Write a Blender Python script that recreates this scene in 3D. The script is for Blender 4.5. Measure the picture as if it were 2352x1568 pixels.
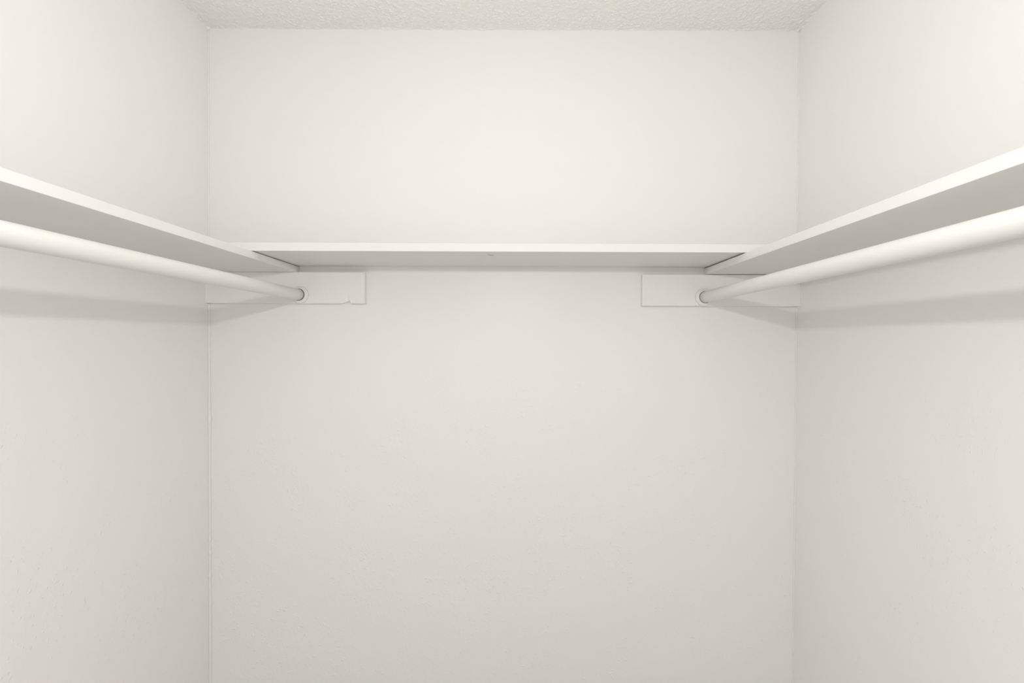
import bpy, bmesh, math
import numpy as np
from mathutils import Vector, Matrix
C = bpy.context.scene.collection
for o in list(bpy.data.objects): bpy.data.objects.remove(o)

# ------------------------------------------------------------ camera
CAM_Z = 1.47
cd = bpy.data.cameras.new('camera'); cam = bpy.data.objects.new('camera', cd); C.objects.link(cam)
cd.sensor_width = 36.0; cd.sensor_fit = 'HORIZONTAL'
cd.lens = 36.0 * 1107 / 2352
cd.shift_x = -(1190 - 1176) / 2352
cd.shift_y = (792.6 - 784) / 2352
cd.clip_start = 0.01
pitch, roll = 0.0105, 0.0037
fwd = Vector((0, math.cos(pitch), -math.sin(pitch)))
right = Vector((1, 0, 0)); up = right.cross(fwd)
r2 = math.cos(roll) * right + math.sin(roll) * up
u2 = -math.sin(roll) * right + math.cos(roll) * up
M = Matrix((( r2.x, u2.x, -fwd.x), (r2.y, u2.y, -fwd.y), (r2.z, u2.z, -fwd.z))).to_4x4()
M.translation = (0, 0, CAM_Z)
cam.matrix_world = M
bpy.context.scene.camera = cam

# ------------------------------------------------------------ light and exposure
LIGHT = dict(flash=1.04, world=0.90, side=1.10, bounce=0.275)
W = bpy.data.worlds.new('world'); bpy.context.scene.world = W; W.use_nodes = True
# light behind the camera; extra strength added left and right brightens the side walls
nt = W.node_tree; bg = nt.nodes['Background']
bg.inputs[0].default_value = (1.0, 0.988, 0.965, 1)
tc = nt.nodes.new('ShaderNodeTexCoord'); sp = nt.nodes.new('ShaderNodeSeparateXYZ')
ab = nt.nodes.new('ShaderNodeMath'); ab.operation = 'ABSOLUTE'
mr = nt.nodes.new('ShaderNodeMapRange'); mr.interpolation_type = 'SMOOTHSTEP'
mr.inputs['From Min'].default_value = 0.30; mr.inputs['From Max'].default_value = 0.75
mr.inputs['To Min'].default_value = LIGHT['world']; mr.inputs['To Max'].default_value = LIGHT['world'] + LIGHT['side']
nt.links.new(tc.outputs['Generated'], sp.inputs[0]); nt.links.new(sp.outputs['X'], ab.inputs[0])
nt.links.new(ab.outputs[0], mr.inputs['Value']); nt.links.new(mr.outputs['Result'], bg.inputs['Strength'])

def area(name, loc, rot, sx, sy, power, col):
    l = bpy.data.lights.new(name, 'AREA'); l.shape = 'RECTANGLE'; l.size = sx; l.size_y = sy
    l.energy = power; l.color = col
    o = bpy.data.objects.new(name, l); C.objects.link(o); o.location = loc; o.rotation_euler = rot
    return o
# the photographer's flash with a small diffuser dome, just above the lens
fl = bpy.data.lights.new('flash_light', 'POINT'); fl.shadow_soft_size = 0.015; fl.energy = 10 * LIGHT['flash']; fl.color = (1, 0.990, 0.975)
fo = bpy.data.objects.new('flash_light', fl); C.objects.link(fo); fo.location = (-0.04, 0.18, 1.748)
# added fill lamp, turned up to brighten the ceiling and upper walls
area('bounce_fill', (-0.03, 0.35, 1.76), (math.radians(180), 0, 0), 0.09, 0.09, 10 * LIGHT['bounce'], (1, 0.99, 0.975))
vs = bpy.context.scene.view_settings
vs.view_transform = 'Standard'; vs.look = 'None'; vs.gamma = 1.0; vs.use_curve_mapping = False
vs.exposure = 0.0

# ------------------------------------------------------------ materials
def paint(name, col, rough, bumps, spec=0.2, coat=0.0, mask=False):
    """bumps: list of (scale, lo, hi, distance) noise layers raised where the noise passes lo..hi"""
    m = bpy.data.materials.new(name); m.use_nodes = True
    nt = m.node_tree; b = nt.nodes['Principled BSDF']
    b.inputs['Base Color'].default_value = (*col, 1); b.inputs['Roughness'].default_value = rough
    b.inputs['Specular IOR Level'].default_value = spec
    b.inputs['Coat Weight'].default_value = coat; b.inputs['Coat Roughness'].default_value = 0.25
    tc = nt.nodes.new('ShaderNodeTexCoord'); prev = None
    for sc, lo, hi, dist, det in bumps:
        n = nt.nodes.new('ShaderNodeTexNoise'); n.inputs['Scale'].default_value = sc
        n.inputs['Detail'].default_value = det; n.inputs['Roughness'].default_value = 0.5
        nt.links.new(tc.outputs['Object'], n.inputs['Vector'])
        mr = nt.nodes.new('ShaderNodeMapRange'); mr.interpolation_type = 'SMOOTHSTEP'
        mr.inputs['From Min'].default_value = lo; mr.inputs['From Max'].default_value = hi
        nt.links.new(n.outputs['Fac'], mr.inputs['Value'])
        bp = nt.nodes.new('ShaderNodeBump'); bp.inputs['Strength'].default_value = 1.0
        bp.inputs['Distance'].default_value = dist
        h = mr.outputs['Result']
        if mask and dist > 0.0001 and sc > 50:
            sz = nt.nodes.new('ShaderNodeSeparateXYZ'); nt.links.new(tc.outputs['Object'], sz.inputs[0])
            mz = nt.nodes.new('ShaderNodeMapRange'); mz.interpolation_type = 'SMOOTHSTEP'
            mz.inputs['From Min'].default_value = 1.60; mz.inputs['From Max'].default_value = 1.15
            mz.inputs['To Min'].default_value = 0.12; mz.inputs['To Max'].default_value = 1.0
            nt.links.new(sz.outputs['Z'], mz.inputs['Value'])
            np_ = nt.nodes.new('ShaderNodeTexNoise'); np_.inputs['Scale'].default_value = 7; np_.inputs['Detail'].default_value = 1
            nt.links.new(tc.outputs['Object'], np_.inputs['Vector'])
            mp = nt.nodes.new('ShaderNodeMapRange'); mp.inputs['From Min'].default_value = 0.35; mp.inputs['From Max'].default_value = 0.62
            mp.inputs['To Min'].default_value = 0.15
            nt.links.new(np_.outputs['Fac'], mp.inputs['Value'])
            m1 = nt.nodes.new('ShaderNodeMath'); m1.operation = 'MULTIPLY'; m2 = nt.nodes.new('ShaderNodeMath'); m2.operation = 'MULTIPLY'
            nt.links.new(mz.outputs[0], m1.inputs[0]); nt.links.new(mp.outputs[0], m1.inputs[1])
            nt.links.new(m1.outputs[0], m2.inputs[0]); nt.links.new(h, m2.inputs[1]); h = m2.outputs[0]
        nt.links.new(h, bp.inputs['Height'])
        if prev: nt.links.new(prev.outputs['Normal'], bp.inputs['Normal'])
        prev = bp
    if prev: nt.links.new(prev.outputs['Normal'], b.inputs['Normal'])
    return m
WALLC = (0.905, 0.895, 0.872)
m_wall = paint('satin_wall_paint', WALLC, 0.40,
               [(2.5, 0.2, 0.8, 0.004, 1), (70, 0.3, 0.7, 0.00022, 3), (120, 0.62, 0.76, 0.00055, 1)], spec=0.35, mask=True)
m_ceil = paint('ceiling_texture_paint', (0.92, 0.91, 0.885), 0.75, [(350, 0.3, 0.7, 0.0004, 2)])
m_shelf = paint('shelf_enamel', (0.835, 0.825, 0.80), 0.42, [(14, 0.2, 0.8, 0.0006, 2), (160, 0.3, 0.7, 0.00003, 2)])
m_cleat = paint('cleat_paint', WALLC, 0.5, [(40, 0.3, 0.7, 0.0003, 2), (110, 0.70, 0.78, 0.0003, 1)])
m_rod = paint('rod_enamel', (0.81, 0.80, 0.775), 0.40, [(30, 0.3, 0.7, 0.0002, 1)])
m_socket = paint('socket_paint', (0.87, 0.86, 0.82), 0.35, [(90, 0.3, 0.7, 0.0001, 1)])
m_caulk = paint('caulk', (0.88, 0.87, 0.84), 0.4, [(200, 0.3, 0.7, 0.0003, 2)])
m_floor = paint('carpet', (0.72, 0.69, 0.63), 0.95, [(220, 0.3, 0.7, 0.004, 3)])
m_trim = paint('white_trim_paint', (0.82, 0.81, 0.78), 0.35, [(20, 0.3, 0.7, 0.0002, 1)])
m_mark = paint('grey_scuff', (0.60, 0.58, 0.52), 0.7, [])
m_crack = paint('dark_crack', (0.30, 0.28, 0.24), 0.8, [])

# ------------------------------------------------------------ helpers
def link(name, bm, mat, parent=None, smooth=False, bevel=None, **props):
    me = bpy.data.meshes.new(name)
    bmesh.ops.recalc_face_normals(bm, faces=bm.faces); bm.to_mesh(me); bm.free()
    if smooth:
        for p in me.polygons: p.use_smooth = True
    me.materials.append(mat)
    o = bpy.data.objects.new(name, me); C.objects.link(o)
    if parent: o.parent = parent
    if bevel:
        b = o.modifiers.new('bevel', 'BEVEL'); b.width = bevel[0]; b.segments = bevel[1]; b.limit_method = 'ANGLE'
        for p in me.polygons: p.use_smooth = True
        wn = o.modifiers.new('wn', 'WEIGHTED_NORMAL'); wn.keep_sharp = True
    for k, v in props.items(): o[k] = v
    return o
def box(bm, x0, x1, y0, y1, z0, z1):
    v = [bm.verts.new((x, y, z)) for z in (z0, z1) for y in (y0, y1) for x in (x0, x1)]
    for f in ((0,1,3,2), (4,6,7,5), (0,4,5,1), (2,3,7,6), (0,2,6,4), (1,5,7,3)):
        bm.faces.new([v[i] for i in f])
    return v
def boxobj(name, d, mat, **k):
    bm = bmesh.new(); box(bm, *d); return link(name, bm, mat, **k)
rng = np.random.RandomState(7)
def vnoise(x, y, seed=0):
    """smooth 2D value noise, 0..1"""
    r = np.random.RandomState(seed); T = r.rand(256, 256)
    xi = np.floor(x).astype(int); yi = np.floor(y).astype(int); fx = x - xi; fy = y - yi
    fx = fx*fx*(3-2*fx); fy = fy*fy*(3-2*fy)
    a = T[xi % 256, yi % 256]; b = T[(xi+1) % 256, yi % 256]; c = T[xi % 256, (yi+1) % 256]; d = T[(xi+1) % 256, (yi+1) % 256]
    return (a*(1-fx)+b*fx)*(1-fy) + (c*(1-fx)+d*fx)*fy

# ------------------------------------------------------------ room shell
XL, XR, YB, YF, H = -0.944, 0.850, 1.472, -0.35, 2.412
T = 0.10
S = dict(kind='structure')
boxobj('wall_back', (XL-T, XR+T, YB, YB+T, 0, H+0.05), m_wall, **S)
boxobj('wall_left', (XL-T, XL, YF-T, YB, 0, H+0.05), m_wall, **S)
boxobj('wall_right', (XR, XR+T, YF-T, YB, 0, H+0.05), m_wall, **S)
boxobj('floor', (XL-T, XR+T, YF-1.2, YB+T, -0.05, 0), m_floor, **S)
# front wall with a doorway behind the camera, widened to light the side walls
DX0, DX1, DH = -0.86, 0.77, 2.20
bm = bmesh.new()
box(bm, XL, DX0, YF-T, YF, 0, H+0.05); box(bm, DX1, XR, YF-T, YF, 0, H+0.05); box(bm, DX0, DX1, YF-T, YF, DH, H+0.05)
link('wall_front', bm, m_wall, **S)
bm = bmesh.new()
box(bm, DX0-0.06, DX0, YF, YF+0.015, 0, DH+0.06); box(bm, DX1, DX1+0.06, YF, YF+0.015, 0, DH+0.06); box(bm, DX0, DX1, YF, YF+0.015, DH, DH+0.06)
link('trim_1', bm, m_trim, **S)
boxobj('baseboard_back', (XL, XR, YB-0.012, YB, 0, 0.08), m_trim, **S)
boxobj('baseboard_left', (XL, XL+0.012, YF, YB-0.012, 0, 0.08), m_trim, **S)
boxobj('baseboard_right', (XR-0.012, XR, YF, YB-0.012, 0, 0.08), m_trim, **S)

# ceiling: sprayed texture, real relief where the lens sees it
ys0 = 1.27; st = 0.0015
xs = np.arange(XL-0.004, XR+0.0041, st); ys = np.arange(ys0, YB+0.0041, st)
X, Y = np.meshgrid(xs, ys, indexing='ij')
wx = X + 0.006*(vnoise(X*90+5, Y*90, 3)-.5); wy = Y + 0.006*(vnoise(X*90, Y*90+9, 4)-.5)
a = vnoise(wx*150+40, wy*150+10, 1); b = vnoise(wx*330+11, wy*330+70, 2); c = vnoise(wx*28+3, wy*28+5, 5)
hgt = np.clip(0.62*a + 0.38*b - 0.38, 0, 1) * 2.4
hgt = 0.0017*hgt*(0.55+0.6*c) + 0.0005*b
# heavier drips where the ceiling meets the walls
ed = np.minimum(np.minimum(YB-Y, X-XL), XR-X)
drip = np.clip(vnoise(X*75+9, Y*75+2, 6)-0.55, 0, 1)*2.2
hgt += 0.004*drip*np.clip(1-ed/0.008, 0, 1) + 0.0006*np.clip(1-ed/0.004, 0, 1)
for cx, amp in ((XL+0.003, 0.007), (XR-0.006, 0.006)):
    hgt += amp*np.exp(-(((X-cx)/0.004)**2 + ((Y-(YB-0.004))/0.004)**2))
hgt *= np.clip((Y-ys0)/0.02, 0, 1)
nx, ny = X.shape
V = np.stack([X, Y, H-hgt], -1).reshape(-1, 3)
idx = np.arange(nx*ny).reshape(nx, ny)
F = np.stack([idx[:-1, :-1], idx[:-1, 1:], idx[1:, 1:], idx[1:, :-1]], -1).reshape(-1, 4)
n0 = len(V)
extra = [(XL-T, YF-T, H), (XR+T, YF-T, H), (XR+T, ys0, H), (XL-T, ys0, H),
         (XL-T, YF-T, H+0.05), (XR+T, YF-T, H+0.05), (XR+T, YB+T, H+0.05), (XL-T, YB+T, H+0.05)]
V = np.vstack([V, np.array(extra)])
faces = F.tolist() + [[n0, n0+3, n0+2, n0+1], [n0+4, n0+5, n0+6, n0+7]]
me = bpy.data.meshes.new('ceiling'); me.from_pydata(V.tolist(), [], faces); me.update()
for p in me.polygons: p.use_smooth = True
me.materials.append(m_ceil); ce = bpy.data.objects.new('ceiling', me); C.objects.link(ce); ce['kind'] = 'structure'

# paint and filler beads run down the inside corners
def corner_bead(name, x, sx, z0, z1, r0, seed):
    zs = np.arange(z0, z1, 0.003); n = len(zs)
    r = r0*(0.8+0.4*vnoise(zs*9, zs*0, seed)) + r0*0.6*np.clip(vnoise(zs*70, zs*0+3, seed+1)-0.72, 0, 1)*3*vnoise(zs*5, zs*0, seed+2)
    bm = bmesh.new(); rows = []
    for z, q in zip(zs, r):
        row = []
        for k in range(5):
            u_ = k/4; bulge = 0.22*math.sin(math.pi*u_)   # flat filler fillet, slightly rounded
            row.append(bm.verts.new((x+sx*q*(1-u_+bulge), YB-q*(u_+bulge), z)))
        row.append(bm.verts.new((x-sx*0.002, YB+0.002, z)))
        rows.append(row)
    for a_, b_ in zip(rows[:-1], rows[1:]):
        for k in range(6):
            bm.faces.new((a_[k], a_[(k+1) % 6], b_[(k+1) % 6], b_[k]))
    return link(name, bm, m_caulk, smooth=True, **S)
corner_bead('trim_2', XL, 1, 0.0, 1.581, 0.0055, 21)
corner_bead('trim_3', XL, 1, 1.712, H, 0.003, 31)
corner_bead('trim_4', XR, -1, 0.0, 1.578, 0.003, 41)
corner_bead('trim_5', XR, -1, 1.712, H, 0.002, 51)

# ------------------------------------------------------------ shelves
def board(name, xs, y0, y1, z0, z1, warp, **k):
    """a shelf board cut into short lengths so that it can bow slightly; warp(x, y) -> dz"""
    bm = bmesh.new(); x0, x1 = xs; n = 24; along_x = (x1-x0) > (y1-y0)
    rings = []
    for i in range(n+1):
        t = i/n
        if along_x: q = [(x0+(x1-x0)*t, yy) for yy in (y0, y1)]
        else: q = [(xx, y0+(y1-y0)*t) for xx in (x0, x1)]
        ring = [bm.verts.new((q[0][0], q[0][1], z0+warp(*q[0]))), bm.verts.new((q[1][0], q[1][1], z0+warp(*q[1]))),
                bm.verts.new((q[1][0], q[1][1], z1+warp(*q[1]))), bm.verts.new((q[0][0], q[0][1], z1+warp(*q[0])))]
        rings.append(ring)
    for a_, b_ in zip(rings[:-1], rings[1:]):
        for j in range(4):
            bm.faces.new((a_[j], a_[(j+1) % 4], b_[(j+1) % 4], b_[j]))
    bm.faces.new(rings[0]); bm.faces.new(rings[-1][::-1])
    return link(name, bm, m_shelf, bevel=(0.0011, 3), **k)
G = 'white boards of the wraparound shelf'
board('closet_shelf', (XL, -0.6675), YF, YB, 1.6725, 1.6908, lambda x, y: 0.0, category='shelf', group=G,
      label='long white shelf board along the left wall, above the left rod')
board('closet_shelf', (0.5655, XR), YF, YB, 1.6705, 1.6895, lambda x, y: 0.0, category='shelf', group=G,
      label='long white shelf board along the right wall, above the right rod')
bs = board('closet_shelf', (XL, XR), 1.216, YB, 1.6925, 1.7135, lambda x, y: 0.0, category='shelf', group=G,
      label='white shelf board across the back wall, lying on the two side shelf boards')
# worn scuff on the underside
bm = bmesh.new()
def blob(cx, cy, rx, ry, z, n=14, seed=1):
    r = np.random.RandomState(seed)
    bm.faces.new([bm.verts.new((cx+rx*(.75+.4*r.rand())*math.cos(t), cy+ry*(.75+.4*r.rand())*math.sin(t), z)) for t in np.arange(n)*2*math.pi/n])
blob(-0.077, 1.258, 0.0045, 0.0045, 1.69235, seed=3); blob(-0.069, 1.268, 0.0055, 0.0055, 1.69235, seed=5); blob(-0.074, 1.263, 0.005, 0.003, 1.69235, seed=8)
link('scuff_mark', bm, m_mark, parent=bs, label='small dark scuff')

# ------------------------------------------------------------ cleats
def cleat(name, x0, x1, z0, z1, t, notch=None, seed=1, **k):
    """flat board against the back wall, lower edge slightly ragged with old paint; notch = (x, width, height) chip"""
    bm = bmesh.new(); n = int((x1-x0)/0.0015); y0 = YB-t
    xs_ = np.linspace(x0, x1, n+1)
    low = z0 + 0.0010*(vnoise(xs_*30, xs_*0, seed)-.5)
    if notch:
        nx_, wl, wr, hh = notch
        u = np.where(xs_ < nx_, (nx_-xs_)/wl, (xs_-nx_)/wr)
        low = low + hh*np.clip(1-u, 0, 1)
    m = 16; grid = []; bk_ = []
    for x, z in zip(xs_, low):
        col = []
        for j in range(m+1):
            zz = z + (z1-z)*(j/m)**1.6
            dy = 0.0
            if notch:
                hx = (x-(nx_-0.006))/0.011; hz = (zz-z0)/0.025
                if abs(hx) < 1 and hz < 1: dy = 0.0045*max(0, 1-abs(hx)-hz*0.8)
            col.append(bm.verts.new((x, y0+dy, zz)))
        grid.append(col); bk_.append((bm.verts.new((x, YB, z)), bm.verts.new((x, YB, z1))))
    for i in range(n):
        for j in range(m): bm.faces.new((grid[i][j], grid[i+1][j], grid[i+1][j+1], grid[i][j+1]))
        bm.faces.new((bk_[i][0], bk_[i][1], bk_[i+1][1], bk_[i+1][0]))
        bm.faces.new((grid[i][0], bk_[i][0], bk_[i+1][0], grid[i+1][0]))
        bm.faces.new((grid[i][m], grid[i+1][m], bk_[i+1][1], bk_[i][1]))
    for i in (0, n): bm.faces.new([grid[i][j] for j in range(m+1)] + [bk_[i][1], bk_[i][0]])
    return link(name, bm, m_cleat, bevel=(0.0005, 2), **k)
G = 'wooden cleats on the back wall'
cl = cleat('support_cleat', XL, -0.4628, 1.5785, 1.6722, 0.019, notch=(-0.508, 0.023, 0.003, 0.008), seed=4, category='cleat', group=G,
      label='white painted cleat in the left corner of the back wall, chipped along its lower edge')
cr = cleat('support_cleat', 0.3736, XR, 1.5750, 1.6692, 0.019, seed=9, category='cleat', group=G,
      label='white painted cleat in the right corner of the back wall with cracked lower edge')

bm = bmesh.new()
for x0, x1, zz in ((0.531, 0.538, 1.5768), (0.541, 0.556, 1.5776)):
    q = [(x0, zz), ((x0+x1)/2, zz-0.0006), (x1, zz+0.0002), ((x0+x1)/2, zz+0.0007)]
    bm.faces.new([bm.verts.new((x, YB-0.01925, z)) for x, z in q])
link('paint_crack', bm, m_crack, parent=cr, label='dark crack in the paint')

# ------------------------------------------------------------ rods and sockets
def tube_bm(p0, p1, r, seg=48, n=40, wob=0.0, seed=0):
    bm = bmesh.new(); p0 = Vector(p0); p1 = Vector(p1); d = (p1-p0).normalized()
    u = Vector((1, 0, 0)); v = d.cross(u).normalized(); u = v.cross(d).normalized(); rings = []
    for i in range(n+1):
        c_ = p0.lerp(p1, i/n)
        rings.append([bm.verts.new(c_ + (u*math.cos(t)+v*math.sin(t))*r) for t in np.arange(seg)*2*math.pi/seg])
    for a_, b_ in zip(rings[:-1], rings[1:]):
        for j in range(seg): bm.faces.new((a_[j], a_[(j+1) % seg], b_[(j+1) % seg], b_[j]))
    bm.faces.new(rings[0]); bm.faces.new(rings[-1][::-1])
    return bm
def smooth_by_angle(o):
    for p in o.data.polygons: p.use_smooth = len(p.vertices) <= 4
LZ, RZ = 1.6037, 1.6010
yc = YB-0.019
G = 'hanging rods'
rl = link('closet_rod', tube_bm((-0.6575, yc-0.001, LZ), (-0.6600, YF, 1.6030), 0.0168), m_rod, category='rod', group=G,
     label='round white hanging rod on the left, running forward from the chipped left cleat')
rr = link('closet_rod', tube_bm((0.5590, yc-0.001, RZ), (0.5600, YF, 1.6060), 0.0170), m_rod, category='rod', group=G,
     label='round white hanging rod on the right, running forward from the right cleat')
smooth_by_angle(rl); smooth_by_angle(rr)
def socket(x, z, R_, rin, depth, label, yback):
    """turned ring: flange against the cleat, rolled lip around the rod"""
    prof = [(rin, 0.0), (R_, 0.0), (R_, 0.0040), (R_-0.0008, 0.0056), (R_-0.0025, 0.0064), (rin+0.0038, 0.0070), (rin+0.0024, depth*0.86), (rin+0.0012, depth), (rin+0.0003, depth*0.97), (rin, depth*0.85)]
    bm = bmesh.new(); seg = 64; rings = []
    for t in np.arange(seg)*2*math.pi/seg:
        rings.append([bm.verts.new((x+q*math.cos(t), yback-h_, z+q*math.sin(t))) for q, h_ in prof])
    m_ = len(prof)
    for i in range(seg):
        a_, b_ = rings[i], rings[(i+1) % seg]
        for j in range(m_): bm.faces.new((a_[j], a_[(j+1) % m_], b_[(j+1) % m_], b_[j]))
    o = link('rod_socket', bm, m_socket, smooth=True, category='socket', group='rod sockets', label=label)
    return o
socket(-0.6572, LZ, 0.0258, 0.0175, 0.011, 'round white socket ring on the left cleat, holding the left rod', yc)
socket(0.5592, RZ, 0.0262, 0.0177, 0.011, 'round white socket ring on the right cleat, holding the right rod', yc)
